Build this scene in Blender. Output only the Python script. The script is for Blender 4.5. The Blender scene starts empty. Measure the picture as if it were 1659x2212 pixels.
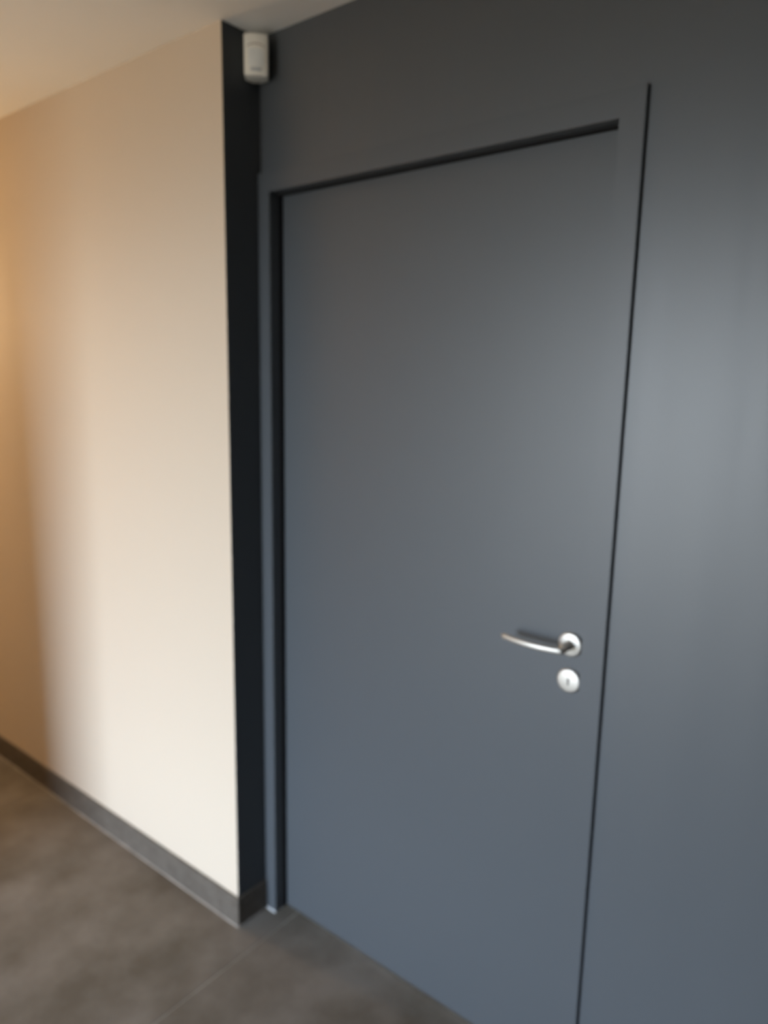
import bpy, bmesh, math
from mathutils import Matrix, Vector

scene = bpy.context.scene
COL = scene.collection

# ---------------------------------------------------------------- camera
F_PX, IMG_W = 1568.6, 1659.0
PITCH, ROLL, YAW = -0.1795, 0.0188, 0.6689
CAM = Vector((1.4803, -1.3284, 1.5806))
cd = bpy.data.cameras.new('camera')
cd.sensor_fit = 'HORIZONTAL'
cd.sensor_width = 36.0
cd.lens = F_PX / IMG_W * 36.0
cd.clip_start = 0.02
cam = bpy.data.objects.new('camera', cd)
COL.objects.link(cam)
fwd = Vector((-math.sin(YAW) * math.cos(PITCH), math.cos(YAW) * math.cos(PITCH), math.sin(PITCH)))
rt = Vector((math.cos(YAW), math.sin(YAW), 0))
up = rt.cross(fwd)
R = math.cos(ROLL) * rt + math.sin(ROLL) * up
U = -math.sin(ROLL) * rt + math.cos(ROLL) * up
cam.matrix_world = Matrix(((R.x, U.x, -fwd.x, CAM.x), (R.y, U.y, -fwd.y, CAM.y),
                           (R.z, U.z, -fwd.z, CAM.z), (0, 0, 0, 1)))
cd.dof.use_dof = True               # the photograph is out of focus: the lens was set too near
cd.dof.focus_distance = 0.8
cd.dof.aperture_fstop = cd.lens / 1000 / 0.0100
scene.camera = cam

# ---------------------------------------------------------------- world, lights, exposure
w = bpy.data.worlds.new('world')
scene.world = w
w.use_nodes = True
nt = w.node_tree
bg = nt.nodes['Background']
geo = nt.nodes.new('ShaderNodeTexCoord')
sep = nt.nodes.new('ShaderNodeSeparateXYZ')
nt.links.new(geo.outputs['Generated'], sep.inputs[0])
ramp = nt.nodes.new('ShaderNodeValToRGB')      # hazy daylight sky over dimmer ground, bands shaped for the light on the walls
mr = nt.nodes.new('ShaderNodeMapRange')
mr.inputs[1].default_value, mr.inputs[2].default_value = -1.0, 1.0
nt.links.new(sep.outputs['Z'], mr.inputs[0])
nt.links.new(mr.outputs[0], ramp.inputs[0])
GROUND, SKYLOW, SKYHIGH, SKY_STRENGTH = (0.12, 0.112, 0.095), (0.80, 0.90, 1.0), (0.58, 0.77, 1.0), 66.0
els = ramp.color_ramp.elements
els[0].position, els[0].color = 0.0, (*GROUND, 1)
els[1].position, els[1].color = 1.0, (*SKYHIGH, 1)
for pos, c in ((0.455, GROUND), (0.515, SKYLOW), (0.62, (0.56, 0.68, 0.84))):
    e = els.new(pos)
    e.color = (*c, 1)
nt.links.new(ramp.outputs[0], bg.inputs[0])
bg.inputs[1].default_value = SKY_STRENGTH

def area(name, loc, aim, sx, sy, power, color, spread=180):
    l = bpy.data.lights.new(name, 'AREA')
    l.shape = 'RECTANGLE'
    l.size, l.size_y = sx, sy
    l.energy = power
    l.color = color
    l.spread = math.radians(spread)
    o = bpy.data.objects.new(name, l)
    COL.objects.link(o)
    o.location = loc
    o.rotation_euler = (Vector(aim) - Vector(loc)).to_track_quat('-Z', 'Y').to_euler()
    return o
# sampling portal in the opening of the glazed door, so that the sky's light finds its way in
portal = area('door_portal', (-0.05, -4.19, 1.05), (-0.05, 0, 1.05), 1.10, 2.1, 1, (1, 1, 1))
portal.data.cycles.is_portal = True
# warm ceiling lamp further down the passage on the left
def lamp(name, loc, power, radius, color):
    l = bpy.data.lights.new(name, 'POINT')
    l.energy, l.shadow_soft_size, l.color = power, radius, color
    o = bpy.data.objects.new(name, l)
    COL.objects.link(o)
    o.location = loc
    return o
lamp('passage_lamp', (-2.3, -0.37, 1.85), 42, 0.08, (1.0, 0.71, 0.41))

scene.view_settings.view_transform = 'Standard'
scene.view_settings.look = 'None'
scene.view_settings.gamma = 1.0
scene.view_settings.use_curve_mapping = False
scene.view_settings.exposure = 0.0
scene.cycles.use_denoising = True
scene.cycles.max_bounces = 12
scene.cycles.diffuse_bounces = 8

# ---------------------------------------------------------------- dimensions (metres)
H = 2.4045            # ceiling
T = 0.0118            # how far the door frame stands proud of the dark wall (frame front = y 0)
DR = 0.105            # depth of the dark return
XL, XR, ZT = 0.044, 0.9387, 2.04        # clear opening
XF0, XF1, ZF = 0.001, 0.9854, 2.0884    # outer edge of the frame
LEAF = 0.0445         # front of the door leaf
BBH, BBT = 0.093, 0.007

# ---------------------------------------------------------------- materials
def mat(name, rgb, rough=0.5, metal=0.0, spec=0.5, noise=None, bump=None, coat=0.0):
    """noise: (scale, detail, factor, second colour); bump: list of (scale vector, strength, distance)"""
    m = bpy.data.materials.new(name)
    m.use_nodes = True
    nt = m.node_tree
    b = nt.nodes['Principled BSDF']
    b.inputs['Base Color'].default_value = (*rgb, 1)
    b.inputs['Roughness'].default_value = rough
    b.inputs['Metallic'].default_value = metal
    b.inputs['Specular IOR Level'].default_value = spec
    b.inputs['Coat Weight'].default_value = coat
    if noise or bump:
        tc = nt.nodes.new('ShaderNodeNewGeometry')
    if noise:
        sc, det, fac, rgb2 = noise
        n = nt.nodes.new('ShaderNodeTexNoise')
        n.inputs['Scale'].default_value = sc
        n.inputs['Detail'].default_value = det
        n.inputs['Roughness'].default_value = 0.6
        nt.links.new(tc.outputs['Position'], n.inputs['Vector'])
        mr = nt.nodes.new('ShaderNodeMapRange')
        mr.inputs[1].default_value = 0.35
        mr.inputs[2].default_value = 0.65
        mr.inputs[4].default_value = fac
        nt.links.new(n.outputs['Fac'], mr.inputs[0])
        mx = nt.nodes.new('ShaderNodeMix')
        mx.data_type = 'RGBA'
        mx.inputs[6].default_value = (*rgb, 1)
        mx.inputs[7].default_value = (*rgb2, 1)
        nt.links.new(mr.outputs[0], mx.inputs[0])
        nt.links.new(mx.outputs[2], b.inputs['Base Color'])
    prev = None
    for sv, st, dist in (bump or []):
        mp = nt.nodes.new('ShaderNodeMapping')
        mp.inputs['Scale'].default_value = sv
        nt.links.new(tc.outputs['Position'], mp.inputs['Vector'])
        n = nt.nodes.new('ShaderNodeTexNoise')
        n.inputs['Scale'].default_value = 1.0
        n.inputs['Detail'].default_value = 2.0
        nt.links.new(mp.outputs[0], n.inputs['Vector'])
        bp = nt.nodes.new('ShaderNodeBump')
        bp.inputs['Strength'].default_value = st
        bp.inputs['Distance'].default_value = dist
        nt.links.new(n.outputs['Fac'], bp.inputs['Height'])
        if prev:
            nt.links.new(prev.outputs[0], bp.inputs['Normal'])
        prev = bp
    if prev:
        nt.links.new(prev.outputs[0], b.inputs['Normal'])
    return m

PAINT_DARK = (0.067, 0.075, 0.084)
M_WALLDARK = mat('anthracite_wall_paint', PAINT_DARK, 0.43, spec=0.62, bump=[((9, 9, 0.7), 0.5, 0.006), ((420, 420, 420), 0.08, 0.0004)])
M_RETURN = mat('anthracite_return_paint', PAINT_DARK, 0.60, spec=0.3, bump=[((420, 420, 420), 0.08, 0.0004)])
M_DOOR = mat('anthracite_door_lacquer', PAINT_DARK, 0.44, spec=0.55, bump=[((3, 3, 2), 0.2, 0.002), ((500, 500, 500), 0.05, 0.0003)])
M_CREAM = mat('cream_wall_paint', (0.585, 0.505, 0.410), 0.75, spec=0.3, bump=[((300, 300, 300), 0.10, 0.0005)])
M_CEIL = mat('white_ceiling_paint', (0.86, 0.85, 0.82), 0.85, spec=0.2, bump=[((260, 260, 260), 0.10, 0.0005)])
M_TILE = mat('grey_brown_stone_tile', (0.112, 0.097, 0.078), 0.75, spec=0.15, noise=(4.0, 5, 0.9, (0.200, 0.181, 0.158)), bump=[((60, 60, 60), 0.10, 0.001)])
M_SKIRT = mat('grey_stone_skirting', (0.086, 0.073, 0.060), 0.6, spec=0.3, noise=(40.0, 6, 0.8, (0.126, 0.109, 0.092)))
M_GROUT = mat('pale_grout', (0.31, 0.285, 0.25), 0.9, spec=0.2, noise=(6, 3, 0.9, (0.20, 0.18, 0.155)))
M_CAULK = mat('white_caulk', (0.29, 0.268, 0.24), 0.6, noise=(9, 3, 0.9, (0.15, 0.137, 0.12)))
M_CAULKWHITE = mat('fresh_white_caulk', (0.60, 0.60, 0.60), 0.5, noise=(40, 2, 0.5, (0.48, 0.48, 0.48)))
M_METAL = mat('satin_nickel', (0.61, 0.588, 0.545), 0.52, metal=1.0)
M_REBATESHADE = mat('black_rebate_shade', (0.010, 0.010, 0.011), 0.7, spec=0.2)  # black of the added strips that darken the door reveal
M_HOLE = mat('dark_keyhole', (0.03, 0.02, 0.018), 0.7)
M_PLASTIC = mat('ivory_plastic', (0.88, 0.85, 0.77), 0.42)
M_LENS = mat('milky_lens', (0.82, 0.83, 0.80), 0.30, noise=(30, 1, 0.3, (0.66, 0.68, 0.67)))
M_LENSGREY = mat('grey_lower_lens', (0.50, 0.52, 0.53), 0.3)
M_SEAM = mat('brown_seam_plastic', (0.30, 0.26, 0.21), 0.6)  # dark brown plastic of the raised arched seam
M_WHITEPVC = mat('white_door_plastic', (0.8, 0.8, 0.79), 0.4)
M_GLASS = bpy.data.materials.new('clear_glass')
M_GLASS.use_nodes = True
_nt = M_GLASS.node_tree
_nt.nodes.remove(_nt.nodes['Principled BSDF'])
_t = _nt.nodes.new('ShaderNodeBsdfTransparent')
_g = _nt.nodes.new('ShaderNodeBsdfGlossy')
_g.inputs['Roughness'].default_value = 0.02
_f = _nt.nodes.new('ShaderNodeFresnel')
_x = _nt.nodes.new('ShaderNodeMixShader')
_nt.links.new(_f.outputs[0], _x.inputs[0])
_nt.links.new(_t.outputs[0], _x.inputs[1])
_nt.links.new(_g.outputs[0], _x.inputs[2])
_nt.links.new(_x.outputs[0], _nt.nodes['Material Output'].inputs['Surface'])

# ---------------------------------------------------------------- helpers
def obj(name, bm, m, parent=None, smooth=False):
    me = bpy.data.meshes.new(name)
    bmesh.ops.recalc_face_normals(bm, faces=bm.faces)
    bm.to_mesh(me)
    bm.free()
    me.materials.append(m)
    if smooth:
        for p in me.polygons:
            p.use_smooth = True
    o = bpy.data.objects.new(name, me)
    COL.objects.link(o)
    if parent:
        o.parent = parent
        o.matrix_parent_inverse = Matrix.Translation(-world_loc(parent))
    return o

def world_loc(o):
    # only translated parents are used, with the inverse stored, so world = own location for roots and zero for parts
    return o.location.copy() if o.parent is None else Vector((0, 0, 0))

def thing(name, loc, label, cat, kind=None):
    o = bpy.data.objects.new(name, None)
    o.empty_display_size = 0.05
    COL.objects.link(o)
    o.location = loc
    o['label'] = label
    o['category'] = cat
    if kind:
        o['kind'] = kind
    return o

def tag(o, label, cat, kind=None):
    o['label'] = label
    o['category'] = cat
    if kind:
        o['kind'] = kind
    return o

def box(bm, x0, x1, y0, y1, z0, z1, bev=0.0):
    r = bmesh.ops.create_cube(bm, size=1.0)
    vs = r['verts']
    for v in vs:
        v.co = Vector(((x0 + x1) / 2 + v.co.x * (x1 - x0), (y0 + y1) / 2 + v.co.y * (y1 - y0), (z0 + z1) / 2 + v.co.z * (z1 - z0)))
    if bev:
        es = list({e for v in vs for e in v.link_edges})
        bmesh.ops.bevel(bm, geom=es, offset=bev, segments=2, affect='EDGES', profile=0.5)
    return bm

def B(*a, **k):
    return box(bmesh.new(), *a, **k)

def prism(bm, pts, axis, a0, a1):
    """closed outline pts (2-D) extruded along axis: 'x' -> (y,z), 'y' -> (x,z), 'z' -> (x,y)"""
    def P(p, a):
        return {'x': (a, p[0], p[1]), 'y': (p[0], a, p[1]), 'z': (p[0], p[1], a)}[axis]
    lo = [bm.verts.new(P(p, a0)) for p in pts]
    hi = [bm.verts.new(P(p, a1)) for p in pts]
    n = len(pts)
    bm.faces.new(lo)
    bm.faces.new(hi)
    for i in range(n):
        bm.faces.new((lo[i], lo[(i + 1) % n], hi[(i + 1) % n], hi[i]))
    return bm

def lathe_y(bm, cx, cz, prof, seg=48):
    """profile of (radius, y) turned about the axis parallel to y through (cx, cz)"""
    rings = []
    for r, y in prof:
        if r < 1e-6:
            rings.append([bm.verts.new((cx, y, cz))])
        else:
            rings.append([bm.verts.new((cx + r * math.cos(2 * math.pi * i / seg), y, cz + r * math.sin(2 * math.pi * i / seg))) for i in range(seg)])
    for a, b in zip(rings, rings[1:]):
        for i in range(seg):
            j = (i + 1) % seg
            if len(a) == 1:
                bm.faces.new((a[0], b[i], b[j]))
            elif len(b) == 1:
                bm.faces.new((a[i], b[0], a[j]))
            else:
                bm.faces.new((a[i], b[i], b[j], a[j]))
    return bm

def sweep(bm, path, radii, seg=24):
    """rounded bar along path; radii = list of (half width out of the door, half height)"""
    rings = []
    n = len(path)
    for k, p in enumerate(path):
        p = Vector(p)
        d = (Vector(path[min(k + 1, n - 1)]) - Vector(path[max(k - 1, 0)])).normalized()
        s = d.cross(Vector((0, 0, 1))).normalized()
        u = s.cross(d).normalized()
        a, b = radii[k]
        ring = []
        for i in range(seg):
            t = 2 * math.pi * i / seg
            c, q = math.cos(t), math.sin(t)
            e = 0.75
            ring.append(bm.verts.new(p + s * (a * math.copysign(abs(c) ** e, c)) + u * (b * math.copysign(abs(q) ** e, q))))
        rings.append(ring)
    for A, Bq in zip(rings, rings[1:]):
        for i in range(seg):
            j = (i + 1) % seg
            bm.faces.new((A[i], A[j], Bq[j], Bq[i]))
    bm.faces.new(rings[0])
    bm.faces.new(rings[-1])
    return bm

# ---------------------------------------------------------------- the setting
X0, X1, Y0 = -3.2, 2.7, -4.2          # ends of the hall and the passage
PX, PY = -0.62, -1.45                 # corner of the wall block behind the photographer's left

# dark wall, pierced by the door
bm = bmesh.new()
ox0, ox1, oz = 0.022, 0.9637, 2.066
box(bm, 0.0, ox0, T, 0.16, 0, H)
box(bm, ox1, X1, T, 0.16, 0, H)
box(bm, ox0, ox1, T, 0.16, oz, H)
bmesh.ops.remove_doubles(bm, verts=bm.verts, dist=1e-5)
tag(obj('wall_back', bm, M_WALLDARK), 'anthracite grey painted wall with the door set in it', 'wall', 'structure')

# cream wall standing forward of it, and its dark painted end
tag(obj('wall_left', B(X0, -0.0015, -DR, 0.16, 0, H), M_CREAM), 'cream painted wall standing forward on the left of the dark corner', 'wall', 'structure')
tag(obj('wall_return', B(-0.0015, 0.0, -DR, T, 0, H), M_RETURN), 'narrow dark painted wall end between cream wall and door', 'wall', 'structure')
# walls out of view
tag(obj('wall_right', B(X1, X1 + 0.12, Y0, 0.16, 0, H), M_WALLDARK), 'dark wall closing the hall on the right, out of view', 'wall', 'structure')
tag(obj('wall_passage', B(X0, PX, Y0, PY, 0, H), M_CREAM), 'cream wall block across the passage from the cream wall, out of view', 'wall', 'structure')
tag(obj('wall_end', B(X0 - 0.12, X0, PY, 0.16, 0, H), M_CREAM), 'cream wall at the far end of the passage, out of view', 'wall', 'structure')
gx0, gx1, gz = -0.60, 0.50, 2.10
bm = bmesh.new()
box(bm, PX, gx0, Y0 - 0.2, Y0, 0, H)
box(bm, gx1, X1 + 0.12, Y0 - 0.2, Y0, 0, H)
box(bm, gx0, gx1, Y0 - 0.2, Y0, gz, H)
tag(obj('wall_front', bm, M_CREAM), 'cream wall with the glazed door, behind the photographer', 'wall', 'structure')
tag(obj('ceiling', B(X0 - 0.12, X1 + 0.12, Y0 - 0.2, 0.16, H, H + 0.15), M_CEIL), 'white painted ceiling meeting the dark and the cream wall', 'ceiling', 'structure')

# floor: grout bed and large tiles laid in it
floor = tag(obj('floor', B(X0 - 0.12, X1 + 0.12, Y0 - 0.2, 0.16, -0.08, -0.0012), M_GROUT), 'floor of large grey brown stone tiles with pale joints', 'floor', 'structure')
S, G = 1.2, 0.0022
fx0, fy0 = 0.094 - 3 * S, 0.047 - 4 * S
tile_mesh = None
for i in range(6):
    for j in range(5):
        x, y = fx0 + i * S, fy0 + j * S
        a0, a1 = max(x + G, X0), min(x + S - G, X1)
        b0, b1 = max(y + G, Y0), min(y + S - G, 0.155)
        if a1 - a0 < 0.02 or b1 - b0 < 0.02:
            continue
        if a1 <= PX and b1 <= PY:
            continue
        obj('tile', B(a0, a1, b0, b1, -0.010, 0.0, bev=0.0008), M_TILE, floor)

# skirtings, with the thin bead of caulk at their foot
def bead(name, pts, parent, m=None):
    """pts: plan corners; a small triangular fillet to the right-hand side of each run"""
    bm = bmesh.new()
    rings = []
    for p, n in pts:
        rings.append([bm.verts.new((p[0], p[1], 0.0)), bm.verts.new((p[0] + n[0] * 0.0032, p[1] + n[1] * 0.0032, 0.0003)), bm.verts.new((p[0], p[1], 0.0034))])
    for a, b in zip(rings, rings[1:]):
        for i in range(3):
            bm.faces.new((a[i], a[(i + 1) % 3], b[(i + 1) % 3], b[i]))
    bm.faces.new(rings[0])
    bm.faces.new(rings[-1])
    return obj(name, bm, m or M_CAULK, parent)

bbl = tag(obj('baseboard_left', B(X0, BBT, -DR - BBT, -DR, 0.0, BBH, bev=0.0012), M_SKIRT), 'grey stone skirting along the foot of the cream wall', 'skirting', 'structure')
bead('caulk_bead', [((X0, -DR - BBT), (0, -1)), ((BBT, -DR - BBT), (0.0, -1))], bbl)
bbr = tag(obj('baseboard_return', B(0.0, BBT, -DR, -0.0005, 0.0, BBH, bev=0.0012), M_SKIRT), 'short grey stone skirting piece under the dark wall end', 'skirting', 'structure')
bead('caulk_bead', [((BBT, -DR - BBT), (1, 0)), ((BBT, -0.001), (1, 0))], bbr)
tag(obj('baseboard_back', B(XF1 + 0.002, X1, T - BBT - 0.001, T, 0.0, BBH, bev=0.0012), M_SKIRT), 'grey stone skirting right of the door, out of view', 'skirting', 'structure')

# ---------------------------------------------------------------- the door
door = thing('door_1', ((XL + XR) / 2, LEAF, 0.0), 'flush anthracite grey door set back in its frame with nickel lever', 'door', 'structure')
bm = bmesh.new()
box(bm, XL + 0.0012, XR - 0.0012, LEAF, LEAF + 0.040, 0.004, ZT - 0.0015, bev=0.0010)
obj('door_leaf', bm, M_DOOR, door)
# jambs and head: a flange lying on the wall, a lining in the opening, a stop behind the leaf
def jamb(xa, xb, xin, s):
    pts = [(xa, 0.0), (xin, 0.0), (xin, 0.0935), (xin + s * 0.015, 0.0935), (xin + s * 0.015, 0.158), (xin - s * 0.0215, 0.158), (xin - s * 0.0215, T), (xa, T)]
    return prism(bmesh.new(), pts, 'z', 0.0, ZF)
jl = jamb(XF0, XL, XL, 1)
jr = jamb(XF1, XR, XR, -1)
for nm, b_ in (('jamb', jl), ('jamb', jr)):
    xi = XL if b_ is jl else XR
    bmesh.ops.bisect_plane(b_, geom=b_.verts[:] + b_.edges[:] + b_.faces[:], plane_co=(0, 0, ZT), plane_no=(0, 0, 1))
    es = []
    for e in b_.edges:
        p, q = e.verts[0].co, e.verts[1].co
        if abs(p.z - q.z) < 0.01 or p.y > 0.001:
            continue
        if abs(p.x - xi) > 0.01 or max(p.z, q.z) < ZT + 0.001:      # outer arris all the way, inner arris up to the head
            es.append(e)
    bmesh.ops.bevel(b_, geom=es, offset=0.0013, segments=2, affect='EDGES')
    obj(nm, b_, M_DOOR, door)
pts = [(0.0, ZF), (0.0, ZT), (0.0935, ZT), (0.0935, ZT - 0.015), (0.158, ZT - 0.015), (0.158, ZT + 0.0215), (T, ZT + 0.0215), (T, ZF)]
bm = prism(bmesh.new(), pts, 'x', XL, XR)
es = [e for e in bm.edges if abs(e.verts[0].co.x - e.verts[1].co.x) > .5 and e.verts[0].co.y < 0.001 and e.verts[0].co.z > ZF - 0.001]
bmesh.ops.bevel(bm, geom=es, offset=0.0012, segments=2, affect='EDGES')
obj('frame_head', bm, M_DOOR, door)
# added black strips round the rebate, standing in for shade before the leaf
for a in ((XL, XL + 0.0035, 0.004, ZT), (XR - 0.0035, XR, 0.004, ZT), (XL + 0.0035, XR - 0.0035, ZT - 0.0035, ZT)):
    obj('rebate_shade_strip', B(a[0], a[1], LEAF - 0.0140, LEAF - 0.0004, a[2], a[3]), M_REBATESHADE, door)
bead('caulk_bead', [((BBT, -0.0005), (0, -1)), ((XL, -0.0005), (0, -1))], door, M_CAULKWHITE)

# lever handle on a round rosette
HX, HZ, EZ = 0.8978, 1.0481, 0.9691
handle = tag(obj('door_handle', lathe_y(bmesh.new(), HX, HZ, [(0.0, LEAF - 0.0088), (0.0215, LEAF - 0.0088), (0.0245, LEAF - 0.0078), (0.0262, LEAF - 0.0055), (0.0266, LEAF - 0.0005), (0.0, LEAF - 0.0005)]), M_METAL, door, True), 'round nickel rosette of the lever handle', 'x')
del handle['category']
handle.name = 'door_handle'
bm = lathe_y(bmesh.new(), HX, HZ, [(0.0, LEAF - 0.0085), (0.0105, LEAF - 0.0085), (0.0098, LEAF - 0.012), (0.0085, LEAF - 0.016), (0.0082, LEAF - 0.047), (0.0, LEAF - 0.047)], 32)
obj('neck', bm, M_METAL, handle, True)
path, rad = [], []
N = 26
xr_, xt_ = HX + 0.0068, 0.7628
for k in range(N + 1):
    t = k / N
    x = xr_ + (xt_ - xr_) * t
    bow = 0.049 + 0.0125 * math.sin(math.pi * (0.08 + 0.92 * t)) - 0.002 * t
    path.append((x, LEAF - bow, HZ - 0.0008 - 0.0005 * t + 0.0005))
    endr = min(1.0, math.sqrt(max(0.0, min(t, 1 - t) * 0.139 / 0.0035)) if min(t, 1 - t) * 0.139 < 0.0035 else 1.0)
    f_ = max(endr, 0.75)
    rad.append((0.0060 * f_, (0.0068 - 0.0006 * t) * f_))
obj('lever', sweep(bmesh.new(), path, rad), M_METAL, handle, True)

esc = obj('escutcheon', lathe_y(bmesh.new(), HX + 0.002, EZ, [(0.0, LEAF - 0.0082), (0.0215, LEAF - 0.0082), (0.0245, LEAF - 0.0074), (0.0262, LEAF - 0.0052), (0.0266, LEAF - 0.0005), (0.0, LEAF - 0.0005)]), M_METAL, door, True)
esc['label'] = 'round nickel keyhole plate below the lever'
kp = []
kx, kz = HX + 0.002, EZ
for i in range(17):
    t = math.radians(-60 + 300 * i / 16)
    kp.append((kx + 0.0030 * math.cos(t), kz + 0.0030 + 0.0030 * math.sin(t)))
kp += [(kx - 0.0020, kz - 0.0085), (kx + 0.0020, kz - 0.0085)]
obj('keyhole', prism(bmesh.new(), kp, 'y', LEAF - 0.0086, LEAF - 0.006), M_HOLE, esc)

# ---------------------------------------------------------------- motion detector in the corner under the ceiling
SD = 0.072                                   # front face, measured out of the corner along the diagonal
SW, SH, STOP = 0.0285, 0.0915, H - 0.0195     # half width, height, top
O = Vector((0.0, T, 0.0))
nrm = Vector((1, -1, 0)).normalized()
uu = Vector((1, 1, 0)).normalized()
UO = -0.0040                                  # the casing sits a little off the diagonal
def S3(u, d, z):
    p = O + uu * (u + UO) + nrm * d
    return Vector((p.x, p.y, z))
det = thing('motion_detector', tuple(S3(0, 0.04, STOP - SH)), 'small white motion detector mounted in the dark corner under the ceiling', 'sensor')

def half_profile(k=1.0, d_front=SD, n=10, w=SW, bulge=0.0028, rc=0.005):
    """plan outline of the casing: rounded front corners, slightly bowed front, tapering to the corner"""
    pts = [(-0.012, 0.020), (-w, 0.036), (-w, d_front - rc)]
    for i in range(1, 6):
        a = math.pi / 2 * i / 6
        pts.append((-w + rc * (1 - math.cos(a)), d_front - rc + rc * math.sin(a)))
    for i in range(n + 1):
        u = -w + rc + (2 * w - 2 * rc) * i / n
        pts.append((u, d_front + bulge * (1 - (u / (w - rc)) ** 2)))
    for i in range(1, 6):
        a = math.pi / 2 * (1 - i / 6)
        pts.append((w - rc * (1 - math.cos(a)), d_front - rc + rc * math.sin(a)))
    pts += [(w, d_front - rc), (w, 0.036), (0.012, 0.020)]
    return pts
bm = bmesh.new()
pr = half_profile()
rings = []
for z, s in ((STOP, 0.94), (STOP - 0.0012, 0.985), (STOP - 0.003, 1.0), (STOP - SH + 0.006, 1.0), (STOP - SH + 0.0025, 0.975), (STOP - SH + 0.0006, 0.93), (STOP - SH, 0.87)):
    rings.append([bm.verts.new(S3(u * s, 0.045 + (d - 0.045) * s, z)) for u, d in pr])
for a, b in zip(rings, rings[1:]):
    for i in range(len(pr)):
        j = (i + 1) % len(pr)
        bm.faces.new((a[i], a[j], b[j], b[i]))
bm.faces.new(rings[0])
bm.faces.new(rings[-1])
body = obj('housing', bm, M_PLASTIC, det, True)
def front(u, w=SW, rc=0.005, bulge=0.0028):
    return SD + bulge * max(0.0, 1 - (u / (w - rc)) ** 2)
def patch(bm, outline_rows, lift):
    """rows of (z, u_left, u_right) laid on the bowed front and lifted by lift(uv)"""
    n = 14
    grid = []
    for z, ul, ur in outline_rows:
        grid.append([(ul + (ur - ul) * i / n, z) for i in range(n + 1)])
    top = [[bm.verts.new(S3(u, front(u) + lift, z)) for u, z in row] for row in grid]
    bot = [[bm.verts.new(S3(u, front(u) - 0.003, z)) for u, z in row] for row in grid]
    R_, C_ = len(grid), n + 1
    for L, f in ((top, 1), (bot, -1)):
        for r in range(R_ - 1):
            for c in range(C_ - 1):
                bm.faces.new((L[r][c], L[r][c + 1], L[r + 1][c + 1], L[r + 1][c]))
    for r in range(R_ - 1):
        for c in (0, C_ - 1):
            bm.faces.new((top[r][c], top[r + 1][c], bot[r + 1][c], bot[r][c]))
    for c in range(C_ - 1):
        for r in (0, R_ - 1):
            bm.faces.new((top[r][c], top[r][c + 1], bot[r][c + 1], bot[r][c]))
    return bm
# the arched seam above the lens
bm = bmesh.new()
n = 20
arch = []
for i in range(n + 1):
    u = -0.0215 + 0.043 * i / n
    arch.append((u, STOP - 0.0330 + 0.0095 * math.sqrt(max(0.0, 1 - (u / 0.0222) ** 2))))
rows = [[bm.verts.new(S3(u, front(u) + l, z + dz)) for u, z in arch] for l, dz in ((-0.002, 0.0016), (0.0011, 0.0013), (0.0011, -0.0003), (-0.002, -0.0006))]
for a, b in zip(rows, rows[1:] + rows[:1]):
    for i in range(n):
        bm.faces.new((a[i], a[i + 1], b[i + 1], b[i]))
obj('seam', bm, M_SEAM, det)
# milky lens window
zl0, zl1 = STOP - 0.0345, STOP - 0.0730
bm = bmesh.new()
rws = []
for i in range(9):
    z = zl0 + (zl1 - zl0) * i / 8
    ins = 0.003 if i in (0, 8) else 0.0
    rws.append((z, -0.0185 + ins, 0.0185 - ins))
patch(bm, rws, 0.0016)
obj('lens', bm, M_LENS, det)
bm = bmesh.new()
patch(bm, [(STOP - 0.0752, -0.0135, 0.0135), (STOP - 0.0788, -0.0135, 0.0135), (STOP - 0.0830, -0.012, 0.012)], 0.0012)
obj('lower_lens', bm, M_LENSGREY, det)
# its mounting foot, let into the corner
bm = prism(bmesh.new(), [(0, 0), (0.014, 0.0), (0.03, -0.016 + 0.0), (0.016, -0.03), (0, -0.014)], 'z', STOP - SH + 0.012, STOP - 0.004)
bmesh.ops.translate(bm, verts=bm.verts, vec=(0.0, T, 0))
obj('bracket', bm, M_PLASTIC, det)

# ---------------------------------------------------------------- glazed door behind the photographer (source of the daylight)
gd = thing('door_2', ((gx0 + gx1) / 2, Y0 - 0.08, 0), 'white glazed outer door behind the photographer, out of view', 'door', 'structure')
for a in ((gx0, gx0 + 0.05, 0, gz), (gx1 - 0.05, gx1, 0, gz), (gx0 + 0.05, gx1 - 0.05, gz - 0.05, gz), (gx0 + 0.05, gx1 - 0.05, 0, 0.06)):
    obj('frame', B(a[0], a[1], Y0 - 0.11, Y0 - 0.05, a[2], a[3], bev=0.003), M_WHITEPVC, gd)
obj('pane', B(gx0 + 0.05, gx1 - 0.05, Y0 - 0.085, Y0 - 0.075, 0.06, gz - 0.05), M_GLASS, gd)
